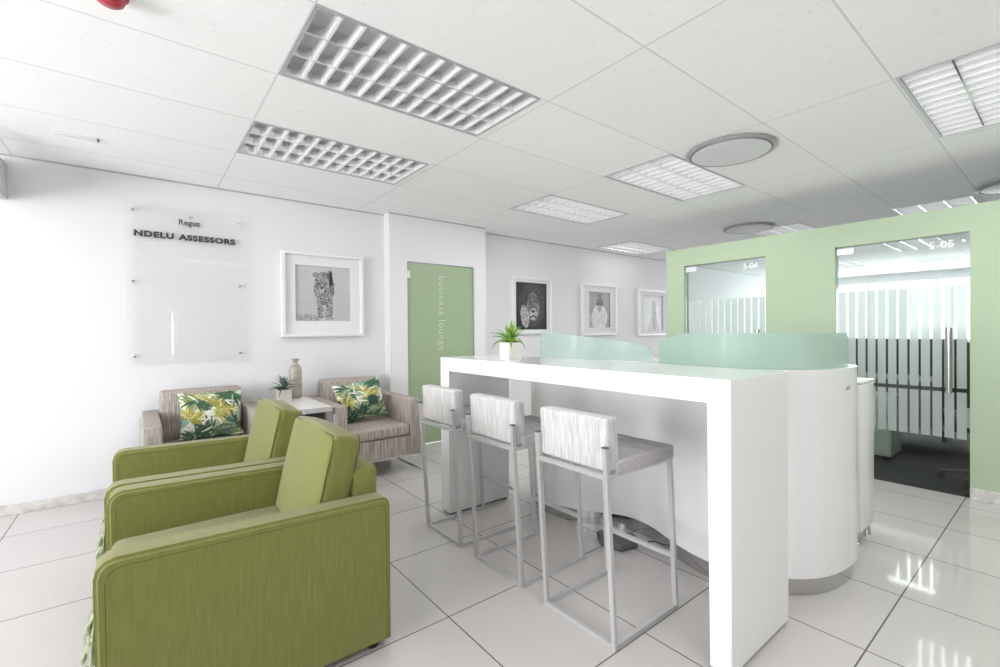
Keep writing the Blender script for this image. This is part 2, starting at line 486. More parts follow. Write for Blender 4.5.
structure('trim_1', B(XW-.2, XE+.2, YR-.2, YF+.1, H+.16, H+.18), M_['wall'], label='slab above the suspended ceiling')

# walls
structure('wall_back', B(XW-.2, 2.04, YB, YB+.12, 0, H), M_['wall'])
bm = bmesh.new()  # projecting wall box around the green door
box(bm, 2.04, 2.243, YD, YB+.12, 0, H); box(bm, 3.115, 3.285, YD, YB+.3, 0, H); box(bm, 2.243, 3.115, YD, YB+.12, 2.0, H)
structure('wall_door', bm, M_['wall'])
structure('wall_far', B(3.285, XE+.2, YF, YF+.12, 0, H), M_['wall'])
structure('wall_rear', B(XW-.2, XE+.2, YR-.12, YR, 0, H), mat('grey rear wall paint', srgb(150, 152, 155), .6))
structure('wall_end', B(XE, XE+.12, YR, YF, 0, H), M_['wall'])
# left wall with three wide windows
bm = bmesh.new()
WIN = [(-.9, .7), (.9, 2.5), (2.7, 4.3)]
box(bm, XW-.12, XW, YR, YB, 0, .35); box(bm, XW-.12, XW, YR, YB, 2.35, H)
last = YR
for a, b in WIN+[(YB, YB)]:
    if a > last: box(bm, XW-.12, XW, last, a, .35, 2.35)
    last = b
structure('wall_left', bm, M_['wall'])
for k, (a, b) in enumerate(WIN):
    bm = bmesh.new(); z0, z1 = .35, 2.35
    for y0, y1, q0, q1 in ((a, b, z0, z0+.05), (a, b, z1-.05, z1), (a, a+.05, z0, z1), (b-.05, b, z0, z1), ((a+b)/2-.025, (a+b)/2+.025, z0, z1)):
        box(bm, XW-.09, XW-.03, y0, y1, q0, q1)
    w = structure('window_%d' % (k+1), bm, M_['alu'])
    obj('pane', B(XW-.065, XW-.06, a+.05, b-.05, z0+.05, z1-.05), M_['winglass'], w)
# green partition with two door openings
D1 = (1.86, 2.70); D2 = (.487, 1.305); DH = 1.945; GH = 2.135
bm = bmesh.new(); x0, x1 = XG, XG+.1
box(bm, x0, x1, D1[1], 2.915, 0, GH); box(bm, x0, x1, D2[1], D1[0], 0, GH); box(bm, x0, x1, YR, D2[0], 0, GH)
box(bm, x0, x1, D1[0], D1[1], DH, GH); box(bm, x0, x1, D2[0], D2[1], DH, GH)
structure('wall_right', bm, M_['green'], label='pale green partition stopping below the ceiling')
# end of office: bright glazing with a bulkhead over it
bm = bmesh.new(); box(bm, 13.6, 13.7, YR, YF, 2.30, H); structure('wall_bulkhead', bm, M_['wall'])
bm = bmesh.new()
for k in range(6): box(bm, 13.58, 13.66, YR+.9+k*1.2-.02, YR+.9+k*1.2+.02, .95, 2.30)
box(bm, 13.58, 13.66, YR, YF, .91, .97)
w = structure('window_4', bm, M_['alu']); obj('pane', B(13.67, 13.68, YR, YF-.01, .95, 2.30), M_['sky'], w)
structure('wall_sill', B(13.6, 13.7, YR, YF, 0, .93), M_['taupe'])

# skirting
def skirt(name, *a):
    structure(name, B(*a, bev=.003, seg=1), M_['skirt'])
skirt('baseboard_back', XW, 2.04, YB-.012, YB+.01, 0, .075)
skirt('baseboard_right', XG-.012, XG+.01, YR, D2[0], 0, .085)
skirt('baseboard_partition', XG-.012, XG+.01, D2[1], D1[0], 0, .085)
skirt('baseboard_end', XG-.012, XG+.01, D1[1], 2.915, 0, .085)
skirt('baseboard_far', 3.285, XE, YF-.012, YF+.01, 0, .075)
bm = bmesh.new(); box(bm, 2.04, 2.243, YD-.012, YD+.01, 0, .06); box(bm, 3.115, 3.285, YD-.012, YD+.01, 0, .06)
structure('baseboard_door', bm, M_['skirt'])

# thin metal wall angles under the ceiling edge
for k, a in enumerate(((XW, 2.04, YB-.006, YB+.001), (2.04, 3.285, YD-.006, YD+.001), (3.285, XE, YF-.006, YF+.001))):
    structure('trim_%d' % (k+2), B(*a, H-.012, H+.002), M_['alu2'])
# green flush door
bm = B(2.252, 3.108, YD+.02, YD+.06, .01, 1.99, bev=.002, seg=1)
d = structure('door_1', bm, M_['greendoor'], label='green flush door with vertical lettering')
bm = bmesh.new(); box(bm, 2.240, 2.248, YD+.005, YD+.05, 0, 2.0); box(bm, 3.11, 3.118, YD+.005, YD+.05, 0, 2.0); box(bm, 2.240, 3.118, YD+.005, YD+.05, 1.995, 2.004)
obj('door_frame', bm, M_['alu2'], d)
obj('hinge', B(2.242, 2.278, YD-.005, YD+.03, 1.82, 1.90, bev=.003), M_['alu'], d)
text_mesh('lettering', 'business lounge', .115, M_['fletter'], d, (2.64, YD+.018, 1.875), (PI/2, PI/2, 0), .0008, spacing=1.15)

# glass doors in the partition
def glass_door(n, y0, y1, number, label, hy):
    xg = XG+.035
    d = structure('door_%d' % n, B(xg, xg+.01, y0+.006, y1-.006, .012, DH-.008), M_['clear'], label=label)
    # frosted vertical stripes
    bm = bmesh.new(); p = .066; y = y0+.02; k = 0
    rnd = random.Random(n)
    while y+.045 < y1:
        z0 = .42 if k < 7 else .42
        for a, b in ((z0, .765), (.795, 1.56+.0*k)):
            box(bm, xg-.0015, xg-.0005, y, y+.052, a, b)
        y += p; k += 1
    obj('frosted_stripes', bm, M_['film'], d)
    for z in (DH-.07, .012):
        bm = bmesh.new(); box(bm, xg-.012, xg+.022, y1-.13, y1-.006, z, z+.055, bev=.002, seg=1)
        obj('patch_fitting', bm, M_['alu'], d)
    h = None
    bm = bmesh.new()
    tube(bm, [(xg-.055, hy, .76), (xg-.055, hy, 1.245)], .020, 14)
    h = obj('door_handle', bm, M_['steel'], d, smooth=True)
    bm = bmesh.new()
    for z in (.80, 1.14): tube(bm, [(xg-.05, hy, z), (xg, hy, z)], .008, 10)
    obj('handle_fixing', bm, M_['steel'], h, smooth=True)
    text_mesh('office_number', number, .078, M_['wletter'], d, (xg-.001, y0+.225, DH-.098), (PI/2, 0, -PI/2), .0006, offset=.001)
    bm = bmesh.new(); lathe(bm, [(.009, 0), (.009, .01)], 14)
    o = obj('fixing_stud', bm, M_['steel'], d); o.location = (xg-.002, y0+.035, DH-.06); o.rotation_euler = (0, -PI/2, 0)
glass_door(2, D1[0], D1[1], '5-04', 'glass door with frosted stripes in the partition, partly behind the reception screen', 1.93)
glass_door(3, D2[0], D2[1], '5-05', 'glass door with frosted stripes and a steel handle beside the white desk', .595)

# ------------------------------------------------------------ ceiling fittings
def louvre_light(loc, label, lit, parent_group='recessed louvre lights in the ceiling grid'):
    t = thing('ceiling_light', label, 'ceiling light', loc, 0, parent_group)
    W, D = LW, LD; e = .014
    bm = bmesh.new()
    for a in ((0, W, 0, e), (0, W, D-e, D), (0, e, e, D-e), (W-e, W, e, D-e)): box(bm, a[0], a[1], a[2], a[3], -.004, .012)
    obj('frame', bm, M_['alu2'], t)  # rim coloured grey to paint a shadow line around the fitting
    bm = bmesh.new()  # open reflector trough
    i = e
    v = [bm.verts.new(p) for p in ((i, i, .0), (W-i, i, .0), (W-i, D-i, .0), (i, D-i, .0), (i+.01, i+.01, .11), (W-i-.01, i+.01, .11), (W-i-.01, D-i-.01, .11), (i+.01, D-i-.01, .11))]
    for f in ((4, 5, 6, 7), (0, 1, 5, 4), (1, 2, 6, 5), (2, 3, 7, 6), (3, 0, 4, 7)): bm.faces.new([v[k] for k in f])
    obj('housing', bm, M_['housing'], t)
    bm = bmesh.new(); nx, ny = 12, 3
    for k in range(0, nx+1):
        x = e+(W-2*e)*k/nx
        prism(bm, [(x-.006, .002), (x+.006, .002), (x+.012, .045), (x-.012, .045)], 'y', e, D-e)
    obj('louvre', bm, M_['louvre'], t)
    bm = bmesh.new()
    for k in range(0, ny+1):
        y = e+(D-2*e)*k/ny
        prism(bm, [(y-.004, .001), (y+.004, .001), (y+.012, .05), (y-.012, .05)], 'x', e, W-e)
    obj('reflector', bm, M_['mirror'], t)
    for k in range(3):
        bm = bmesh.new(); y = e+(D-2*e)*(k+.5)/3
        tube(bm, [(.05, y, .08), (W-.05, y, .08)], .013, 10)
        obj('fluorescent_tube', bm, M_['tube' if lit else 'tubeoff'], t, smooth=True)
    return t
protos = {}
for x, y, lit, lb in LIGHTS:
    if lit not in protos: protos[lit] = louvre_light((x, y, H), lb, lit)
    else: dup(protos[lit], (x, y, H), label=lb)

def diffuser(loc, label, r=.275):
    t = thing('ceiling_diffuser', label, 'air diffuser', loc, 0, 'round ceiling diffusers')
    bm = bmesh.new(); lathe(bm, [(r, -.001), (r+.012, -.006), (r+.012, -.012), (r-.01, -.022), (r-.03, -.012), (r-.05, -.001)], 48)
    obj('outer_ring', bm, M_['shadowgap'], t, smooth=True)
    bm = bmesh.new(); lathe(bm, [(r-.05, -.026), (r-.028, -.022), (r-.032, -.014), (.05, -.012), (.05, -.001)][::-1], 48)
    obj('disc', bm, M_['diffuser'], t, smooth=True)
    return t
d0 = diffuser((3.23, 1.50, H), 'round white ceiling diffuser in full view right of the louvre light')
dup(d0, (5.98, .30, H), label='round ceiling diffuser cut by the right edge of the photo')
dup(d0, (5.86, 2.50, H), label='farther round ceiling diffuser just above the partition top')

# red alarm, small ceiling sensor, grey projecting unit
t = thing('ceiling_fire_alarm', 'red domed fire alarm hanging from the ceiling at the top edge', 'fire alarm', (-.075, 2.165, H))
bm = bmesh.new(); lathe(bm, [(.05, -.02), (.055, -.018), (.055, .002)], 28); obj('base', bm, M_['red'], t, smooth=True)
bm = bmesh.new(); lathe(bm, [(.004, -.058), (.025, -.055), (.040, -.045), (.046, -.03), (.046, -.018)], 28)
for v in bm.verts: v.co.x *= 1.0
obj('dome', bm, M_['red'], t, smooth=True)
t = thing('ceiling_sensor', 'small flat white sensor bar on the ceiling near the back wall', 'sensor', (-.30, 3.88, H))
obj('casing', B(-.10, .095, -.016, .016, -.014, 0, bev=.004), M_['diffuser'], t)
obj('end_cap', B(.095, .103, -.018, .018, -.016, 0, bev=.002), M_['dgrey'], t)
t = thing('wall_unit', 'mottled grey panel jutting from the back wall at the left edge, up high', 'sign', (-.745, YB, 2.175))
obj('panel', B(-.02, .035, -.62, 0, 0, .24, bev=.004), mat('mottled grey panel', srgb(205, 205, 206), .5, col2=srgb(170, 170, 172), vscale=(14, 14, 9)), t)
obj('bracket', B(-.01, .02, -.05, 0, .24, .27), M_['alu'], t)

# ------------------------------------------------------------ acrylic sign
t = thing('wall_sign', 'clear acrylic company sign with dark lettering on the back wall', 'sign', (0, YB, 1.0))
yp = -.03
obj('acrylic_panel', B(-.085, .750, yp, yp+.008, .0, 1.27, bev=.001, seg=1), M_['acrylic'], t)
for x in (-.042, .685):
    for z in (.070, .655, 1.215):
        bm = bmesh.new(); tube(bm, [(x, yp-.006, z), (x, 0, z)], .009, 14)
        obj('standoff', bm, M_['steel'], t, smooth=True)
text_mesh('company_name', 'NDELU', .061, M_['letter'], t, (-.035, yp-.001, 1.012), (PI/2, 0, 0), .0015, offset=.0032, spacing=1.12, sx=1.21)
text_mesh('company_name', 'ASSESSORS', .061, M_['letter'], t, (.256, yp-.001, 1.012), (PI/2, 0, 0), .0015, offset=.0032, spacing=1.12, sx=1.21)
lg = text_mesh('logo_text', 'Regus', .062, M_['letter'], t, (.250, yp-.001, 1.135), (PI/2, 0, 0), .001, offset=.0010)
bm = bmesh.new()
for a in (-.6, 0, .6):
    c = Vector((.336+.014*math.sin(a)*1.2, yp-.002, 1.196+.008*math.cos(a)))
    box(bm, c.x-.003, c.x+.003, yp-.003, yp-.001, c.z-.003, c.z+.005)
box(bm, .324, .348, yp-.003, yp-.001, 1.188, 1.191)
obj('crown_mark', bm, M_['letter'], lg.parent)

# ------------------------------------------------------------ framed photographs
def picture(x0, x1, z0, z1, y, kind, label, fw=.03, mw=.10, d=.045, inset=None):
    t = thing('picture_frame', label, 'picture', ((x0+x1)/2, y, z0), 0, 'framed wildlife photographs')
    w, h = (x1-x0)/2, z1-z0
    bm = bmesh.new()
    for a in ((-w, w, 0, fw), (-w, w, h-fw, h), (-w, -w+fw, fw, h-fw), (w-fw, w, fw, h-fw)):
        box(bm, a[0], a[1], -d, 0, a[2], a[3], bev=.002, seg=1)
    obj('frame', bm, M_['frame'], t)
    ix0, ix1, iz0, iz1 = inset or (-w+mw, w-mw, mw, h-mw)
    bm = bmesh.new()  # card mount with a window
    for a in ((-w+fw, w-fw, fw, iz0), (-w+fw, w-fw, iz1, h-fw), (-w+fw, ix0, iz0, iz1), (ix1, w-fw, iz0, iz1)):
        box(bm, a[0], a[1], -.026, -.008, a[2], a[3])
    obj('mount', bm, M_['mount'], t)
    n = 110; bm = bmesh.new(); uv = []
    vs = []
    for j in range(n+1):
        for i in range(n+1):
            vs.append(bm.verts.new((ix0-.004+(ix1-ix0+.008)*i/n, -.007, iz0-.004+(iz1-iz0+.008)*j/n))); uv.append((i/n, j/n))
    for j in range(n):
        for i in range(n):
            a = j*(n+1)+i; bm.faces.new((vs[a], vs[a+1], vs[a+n+2], vs[a+n+1]))
    o = obj('photograph', bm, M_['photo'], t); paint_mesh(o.data, uv, photo_pattern(kind))
    obj('backing', B(-w+.01, w-.01, -.006, -.001, .01, h-.01), M_['mount'], t)
picture(1.020, 1.790, 1.205, 2.005, YB, 'leopard', 'square white frame with a walking spotted big cat, left of the green door', inset=(-.262, .262, .15, .68), fw=.028, d=.06)
picture(3.84, 4.58, 1.20, 1.965, YF, 'lion', 'white frame with a dark lion close-up, left of three on the far wall', inset=(-.29, .285, .06, .70), fw=.025)
picture(5.22, 6.05, 1.165, 1.96, YF, 'bird', 'white frame, pale print of a dark-faced animal, middle of three on the far wall', inset=(-.25, .27, .12, .67), fw=.035)
picture(6.64, 7.56, 1.14, 1.94, YF, 'giraffe', 'white frame with pale upright animal, rightmost of three, beside the partition', inset=(-.29, .29, .10, .70), fw=.035)

# ------------------------------------------------------------ bar counter
t = thing('bar_counter', 'glossy white waterfall bar counter with slab ends and three stools', 'bar counter', (1.63, .76, 0))
bw, bl, bh = .518, 1.98, 1.068
bm = bmesh.new()
prism(bm, [(0, 0), (.080, 0), (.080, bh-.085), (bl-.11, bh-.085), (bl-.11, 0), (bl, 0), (bl, bh), (0, bh)], 'x', 0, bw)
for v in bm.verts:
    if v.co.z < .01: v.co.z = .012
bmesh.ops.bevel(bm, geom=bm.edges[:], offset=.004, segments=2, affect='EDGES')
obj('slab', bm, M_['lacquer'], t, smooth=30)
obj('plinth', B(.012, bw-.012, .012, .076, 0, .014), M_['dgrey'], t)
obj('plinth', B(.012, bw-.012, bl-.098, bl-.012, 0, .014), M_['dgrey'], t)

# ------------------------------------------------------------ reception desk
front = [(2.66, 2.66), (2.44, 2.63), (2.29, 2.53), (2.19, 2.36), (2.165, 2.21), (2.19, 2.07), (2.26, 1.93), (2.345, 1.80), (2.375, 1.68),
         (2.355, 1.55), (2.30, 1.42), (2.245, 1.28), (2.22, 1.12), (2.26, .97), (2.35, .84), (2.48, .745), (2.66, .698), (2.85, .70), (3.0, .77), (3.10, .90)]
back = [(3.11, 1.03), (3.02, 1.13), (2.86, 1.16), (2.72, 1.24), (2.68, 1.42), (2.72, 1.60), (2.72, 1.80), (2.62, 1.98), (2.53, 2.12), (2.52, 2.28), (2.60, 2.42), (2.72, 2.52), (2.74, 2.61)]
def offset(pts, d):
    out = []; n = len(pts)
    for i in range(n):
        t_ = (pts[(i+1) % n]-pts[i-1]).normalized()
        out.append(pts[i]+Vector((-t_.y, t_.x, 0))*d)
    return out
loop = spline([(x, y, 0) for x, y in front+back], 5, closed=True)
t = thing('reception_desk', 'curved white reception desk with steel plinth behind the bar counter', 'reception desk', (0, 0, 0))
def loop_solid(pts, z0, z1, bev=0):
    bm = bmesh.new()
    A = [bm.verts.new((p.x, p.y, z0)) for p in pts]; C = [bm.verts.new((p.x, p.y, z1)) for p in pts]; n = len(pts)
    bm.faces.new(A[::-1]); top = bm.faces.new(C)
    for i in range(n): bm.faces.new((A[i], A[(i+1) % n], C[(i+1) % n], C[i]))
    if bev: bmesh.ops.bevel(bm, geom=list(top.edges), offset=bev, segments=2, affect='EDGES')
    return bm
obj('body', loop_solid(offset(loop, -.006), .088, 1.055, .005), M_['desk'], t, smooth=50)
obj('plinth', loop_solid(offset(loop, .012), 0, .089), M_['plinthsteel'], t, smooth=50)
text_mesh('maker_mark', 'mol', .036, M_['shadowgap'], t, (2.625, .680, .955), (PI/2, 0, 0), .0008)
# inner work surface and rear support
ws = spline([(2.60, 2.40, 0), (2.60, 2.15, 0), (2.72, 1.9, 0), (2.76, 1.6, 0), (2.72, 1.35, 0), (2.85, 1.2, 0), (3.02, 1.3, 0), (3.08, 1.6, 0), (3.08, 2.0, 0), (3.02, 2.4, 0), (2.85, 2.5, 0)], 4, closed=True)
obj('worktop', loop_solid(ws, .71, .735, .003), M_['desk'], t)
obj('leg', B(3.0, 3.04, 1.4, 2.2, 0, .71), M_['desk'], t)
# the frosted glass screens stand on the top edge
def screen(i0, i1, zf, label, m):
    pts = offset(loop, .030)[i0:i1+1]
    s = thing('glass_screen', label, 'glass screen', (0, 0, 0), 0, 'frosted screens on the reception desk')
    bm = bmesh.new(); n = len(pts); A = []
    # even spacing
    for i, p in enumerate(pts):
        t_ = (pts[min(i+1, n-1)]-pts[max(i-1, 0)]).normalized(); nn = Vector((-t_.y, t_.x, 0))*.005
        z = zf(i/(n-1))
        A.append([bm.verts.new((q.x, q.y, zz)) for q, zz in ((p-nn, 1.056), (p+nn, 1.056), (p+nn, z), (p-nn, z))])
    for i in range(n-1):
        for k in range(4): bm.faces.new((A[i][k], A[i][(k+1) % 4], A[i+1][(k+1) % 4], A[i+1][k]))
    bm.faces.new(A[0][::-1]); bm.faces.new(A[-1])
    obj('glass_sheet', bm, M_[m], s, smooth=40)
    return s
def smoothcorner(u, a, b, w0, w1):
    z = a+(b-a)*u
    if u < w0: z -= .05*(1-math.sqrt(max(0, 1-(1-u/w0)**2)))
    if u > 1-w1: z -= .06*(1-math.sqrt(max(0, 1-((u-1+w1)/w1)**2)))
    return z
i_of = lambda k: k*5
screen(i_of(3), i_of(9)-1, lambda u: 1.238-.10*u**1.5-(.05*(1-math.sqrt(max(0, 1-((u-.93)/.07)**2))) if u > .93 else 0), 'frosted green glass screen with sloping top, by the potted plant on the bar', 'screenpale')
screen(i_of(9)+1, i_of(16)+4, lambda u: (1.17+.055*min(1, u*5)**.6)+.004*math.sin(u*PI)-(.03*(1-math.sqrt(max(0, 1-((u-.97)/.03)**2))) if u > .97 else 0), 'long frosted green glass screen at the rounded near end of the reception desk', 'screen')
# white cabinet behind the round end
t = thing('cabinet', 'white cabinet on steel feet peeking out behind the reception desk', 'cabinet', (3.435, .925, 0), 0)
obj('body', B(-.22, .05, -.16, .24, .075, .925, bev=.012, seg=3), M_['desk'], t, smooth=40)
obj('top', B(-.222, .052, -.161, .241, .925, .943, bev=.006), M_['tablewhite'], t)
for x in (-.18, .02):
    for y in (-.13, .20):
        bm = bmesh.new(); lathe(bm, [(.022, 0), (.018, .01), (.014, .076)], 12); o = obj('foot', bm, M_['chrome'], t, smooth=True); o.location = (x, y, 0)

# black cable and dark floor unit
t = thing('foot_rest', 'dark grey wedge foot rest on the tiles under the desk curve', 'foot rest', (2.16, 1.68, 0), 0)
P = [(2.08, 1.72), (2.10, 1.58), (2.22, 1.555), (2.27, 1.60), (2.22, 1.77), (2.17, 1.82)]
bm = bmesh.new(); prism(bm, [(x-2.16, y-1.68) for x, y in P], 'z', 0.004, .03)
for v in bm.verts:
    if v.co.z > .02: v.co.z += max(0, v.co.x)*.25; v.co.x *= .92; v.co.y *= .92
bmesh.ops.bevel(bm, geom=bm.edges[:], offset=.006, segments=2, affect='EDGES')
obj('pad', bm, M_['dgrey'], t, smooth=40)
bm = bmesh.new(); prism(bm, [((x-2.16)*.9, (y-1.68)*.9) for x, y in P], 'z', 0, .005); obj('rubber_base', bm, M_['black'], t)
bm = bmesh.new(); tube(bm, spline([(2.25, 1.56, .006), (2.27, 1.53, .03), (2.28, 1.49, .045), (2.285, 1.44, .045), (2.295, 1.40, .05)], 6), .004, 6)
tag(obj('cable', bm, M_['cable'], smooth=True), 'thin black cable looping in front of the steel desk plinth', 'cable')

# ------------------------------------------------------------ bar stools
def stool():
    t = thing('bar_stool', '', 'bar stool', (0, 0, 0), 0, 'bar stools along the white counter')
    w = .395; s = .018; D = .435
    fx = lambda z: -.052*z/.79          # uprights lean a little
    sil = M_['silver']
    for y in (s/2, w-s/2):
        bm = bmesh.new(); bar(bm, (0, y, 0), (fx(.795), y, .795), s, s*1.1); obj('back_post', bm, sil, t)
        bm = bmesh.new(); bar(bm, (D, y, 0), (D+fx(.69), y, .69), s, s*1.1); obj('front_leg', bm, sil, t)
        bm = bmesh.new(); box(bm, s/2, D-s/2, y-s/2, y+s/2, 0, s); obj('floor_runner', bm, sil, t)
        bm = bmesh.new(); box(bm, fx(.68)+s/2, D+fx(.68)-s/2, y-s/2, y+s/2, .672, .69); obj('seat_rail', bm, sil, t)
    obj('rear_floor_bar', B(-s/2, s/2, s, w-s, 0, s), sil, t)
    obj('rear_rail', B(fx(.68)-s/2, fx(.68)+s/2, s, w-s, .672, .69), sil, t)
    obj('front_rail', B(D+fx(.68)-s/2, D+fx(.68)+s/2, s, w-s, .672, .69), sil, t)
    obj('footrest', B(D+fx(.24)-s/2, D+fx(.24)+s/2, s, w-s, .228, .246), sil, t)
    bm = bmesh.new(); box(bm, .005, D-.022, -.002, w+.002, .675, .738, bev=.012, seg=3)
    obj('seat', bm, M_['seatgrey'], t, smooth=50)
    bm = bmesh.new(); box(bm, -.034, .040, .008, w-.008, .694, .908, bev=.016, seg=3)
    for v in bm.verts: v.co.x -= (v.co.z-.694)*.05
    obj('backrest', bm, M_['pale'], t, smooth=50)
    for y in (s/2, w-s/2):
        bm = bmesh.new(); bar(bm, (fx(.795), y, .795), (fx(.795), y, .80), s*1.15, s*1.25); obj('post_cap', bm, M_['dgrey'], t)
    return t
st = stool(); st.location = (1.443, 1.112, 0); st['label'] = 'pale bar stool nearest the camera, closest to the near end of the counter'
dup(st, (1.443, 1.665, 0), label='pale bar stool in the middle of the three at the counter')
dup(st, (1.443, 2.20, 0), label='pale bar stool farthest from the camera, by the counter far leg')

# ------------------------------------------------------------ green armchairs
def green_chair():
    t = thing('green_armchair', '', 'armchair', (0, 0, 0), 0, 'olive green armchairs')
    W, D, ah, at = .80, .885, .612, .10
    fab = M_['olive']
    def arc(cx, cz, r, a0, a1, n=3): return [(cx+r*math.cos(math.radians(a0+(a1-a0)*i/n)), cz+r*math.sin(math.radians(a0+(a1-a0)*i/n))) for i in range(n+1)]
    prof = [(.004, .03)]+arc(.052, ah-.052, .052, 180, 90)+arc(D-.035, ah-.017-.035, .035, 90, 0)+[(D, .03)]
    for y in (0, W-at):
        bm = bmesh.new(); prism(bm, prof, 'y', y, y+at)
        bmesh.ops.bevel(bm, geom=[e for e in bm.edges if abs(e.verts[0].co.y-e.verts[1].co.y) < 1e-5], offset=.011, segments=3, affect='EDGES')
        a = obj('arm', bm, fab, t, smooth=50)
        bm = bmesh.new()
        for yy in (y+.0005, y+at-.0005):
            inn = [(.028, .04)]+arc(.066, ah-.066, .040, 180, 90)+arc(D-.040, ah-.017-.046, .020, 90, 0)+[(D-.018, .04)]
            tube(bm, [(x, yy, z) for x, z in inn], .0012, 5)
        obj('seam', bm, M_['seam'], a)
    obj('seat_base', B(.03, D-.03, at-.004, W-at+.004, .08, .27, bev=.01), fab, t)
    bm = B(.012, .66, at+.003, W-at-.003, .27, .43, bev=.035, seg=4); obj('seat_cushion', bm, fab, t, smooth=60)
    bm = B(D-.12, D-.005, at+.006, W-at-.006, .10, .70, bev=.025, seg=3)
    obj('back_frame', bm, fab, t, smooth=60)
    # leaning back cushion
    w2 = W-2*at-.012; bm = bmesh.new()
    box(bm, -.060, .060, -w2/2, w2/2, 0, .44, bev=.028, seg=4)
    bmesh.ops.subdivide_edges(bm, edges=bm.edges[:], cuts=3, use_grid_fill=True)
    for v in bm.verts:
        a = max(0, 1-(2*v.co.y/w2)**2); b = max(0, 1-((v.co.z-.22)/.22)**2)
        v.co.x *= 1+.28*a*b
        v.co.z += .012*a*(v.co.z/.44)
        v.co.y *= 1-.03*(1-b)*.5
    Rm = Matrix.Translation((.660, W/2, .402)) @ Matrix.Rotation(math.radians(13), 4, 'Y')
    bm.transform(Rm); c = obj('back_cushion', bm, fab, t, smooth=70)
    bm = bmesh.new()
    for s in (-1, 1):
        loop_ = [(s*.055, -w2/2+.006, .03), (s*.055, -w2/2+.006, .41), (s*.055, -w2/2+.03, .434), (s*.055, w2/2-.03, .434), (s*.055, w2/2-.006, .41), (s*.055, w2/2-.006, .03)]
        tube(bm, loop_, .0022, 5)
    bm.transform(Rm); obj('piping', bm, M_['seam'], c)
    for x in (.06, D-.06):
        for y in (.05, W-.05):
            bm = bmesh.new(); lathe(bm, [(.02, 0), (.024, .03)], 12); o = obj('foot', bm, M_['black'], t); o.location = (x, y, 0)
    return t
gc = green_chair(); gc.location = (-.112, 1.69, 0); gc['label'] = 'olive green armchair nearest the camera'
dup(gc, (-.126, 2.493, 0), label='olive green armchair behind the nearest one, towards the striped chairs')

# leafy throws hanging over the seat fronts
def throw(loc, label):
    t = thing('throw_blanket', label, 'throw', loc, 0, 'leaf edged throws over the seat fronts')
    bm = bmesh.new()
    prof = [(.20, .436), (.08, .438), (.02, .434), (-.002, .415), (-.010, .36), (-.014, .28), (-.018, .20)]
    A = []
    for k in range(13):
        y = .035*k
        A.append([bm.verts.new((x+.004*math.sin(k*1.3+z*9), y, z)) for x, z in prof])
    for k in range(12):
        for i in range(len(prof)-1): bm.faces.new((A[k][i], A[k][i+1], A[k+1][i+1], A[k+1][i]))
    r = bmesh.ops.solidify(bm, geom=bm.faces[:], thickness=.006)
    obj('cloth', bm, mat('pale green cloth', srgb(206, 214, 178), .9, var=.2, vscale=(30, 30, 30)), t, smooth=60)
    rnd = random.Random(3)
    for k in range(40):
        bm = bmesh.new(); y = rnd.uniform(0, .42); z = rnd.uniform(.20, .36); a = rnd.uniform(-.6, .6)
        P = [(0, 0), (.016, .018), (.014, .036), (0, .055), (-.014, .036), (-.016, .018)]
        V1 = [bm.verts.new((-.022-.016*math.sin(q/.055*1.6), y+p*math.cos(a)-q*math.sin(a), z-q*math.cos(a)-p*math.sin(a))) for p, q in P]
        f = bm.faces.new(V1); bmesh.ops.solidify(bm, geom=[f], thickness=.002)
        obj('leaf_tassel', bm, M_['leafprint_pale'], t)
    return t
M_['leafprint_pale'] = mat('pale leaf felt', srgb(222, 226, 204), .9, col2=srgb(184, 198, 150), vscale=(40, 40, 40))
tw = throw((-.110, 1.80, 0), 'pale leaf-edged throw hanging over the front of the nearest armchair')
dup(tw, (-.124, 2.605, 0), label='pale leaf-edged throw hanging over the front of the farther green armchair')

# ------------------------------------------------------------ striped armchairs
def grey_chair():
    t = thing('striped_armchair', '', 'armchair', (0, 0, 0), 0, 'beige striped armchairs against the back wall')
    W, D, ah, at = .77, .84, .648, .105; fab = M_['beige']
    for x in (0, W-at):
        bm = bmesh.new(); box(bm, x, x+at, 0, D, .16, ah, bev=.014, seg=3); obj('arm', bm, fab, t, smooth=50)
    obj('seat_base', B(at-.003, W-at+.003, .015, D-.03, .16, .325, bev=.008), fab, t)
    obj('seat_cushion', B(at+.002, W-at-.002, .004, D-.22, .328, .432, bev=.03, seg=4), fab, t, smooth=60)
    bm = bmesh.new(); box(bm, at+.004, W-at-.004, D-.20, D-.03, .30, .80, bev=.03, seg=4)
    for v in bm.verts: v.co.y += (v.co.z-.4)*.06
    obj('backrest', bm, fab, t, smooth=60)
    for x in (-.012, W+.012):
        bm = bmesh.new(); s = .012
        tube(bm, [(x, -.028, .60), (x, -.028, .007), (x, D-.03, .007), (x, D-.03, .60)], .005, sq=True)
        obj('side_frame', bm, M_['alu'], t)
    bm = bmesh.new()
    for y in (.02, D-.05): box(bm, -.01, W+.01, y, y+.014, .146, .16)
    obj('cross_rail', bm, M_['chrome'], t)
    return t
ga = grey_chair(); ga.location = (.0, 3.66, 0); ga['label'] = 'beige striped armchair under the acrylic sign, left of the side table'
dup(ga, (1.205, 3.66, 0), label='beige striped armchair right of the side table, nearest the green door')

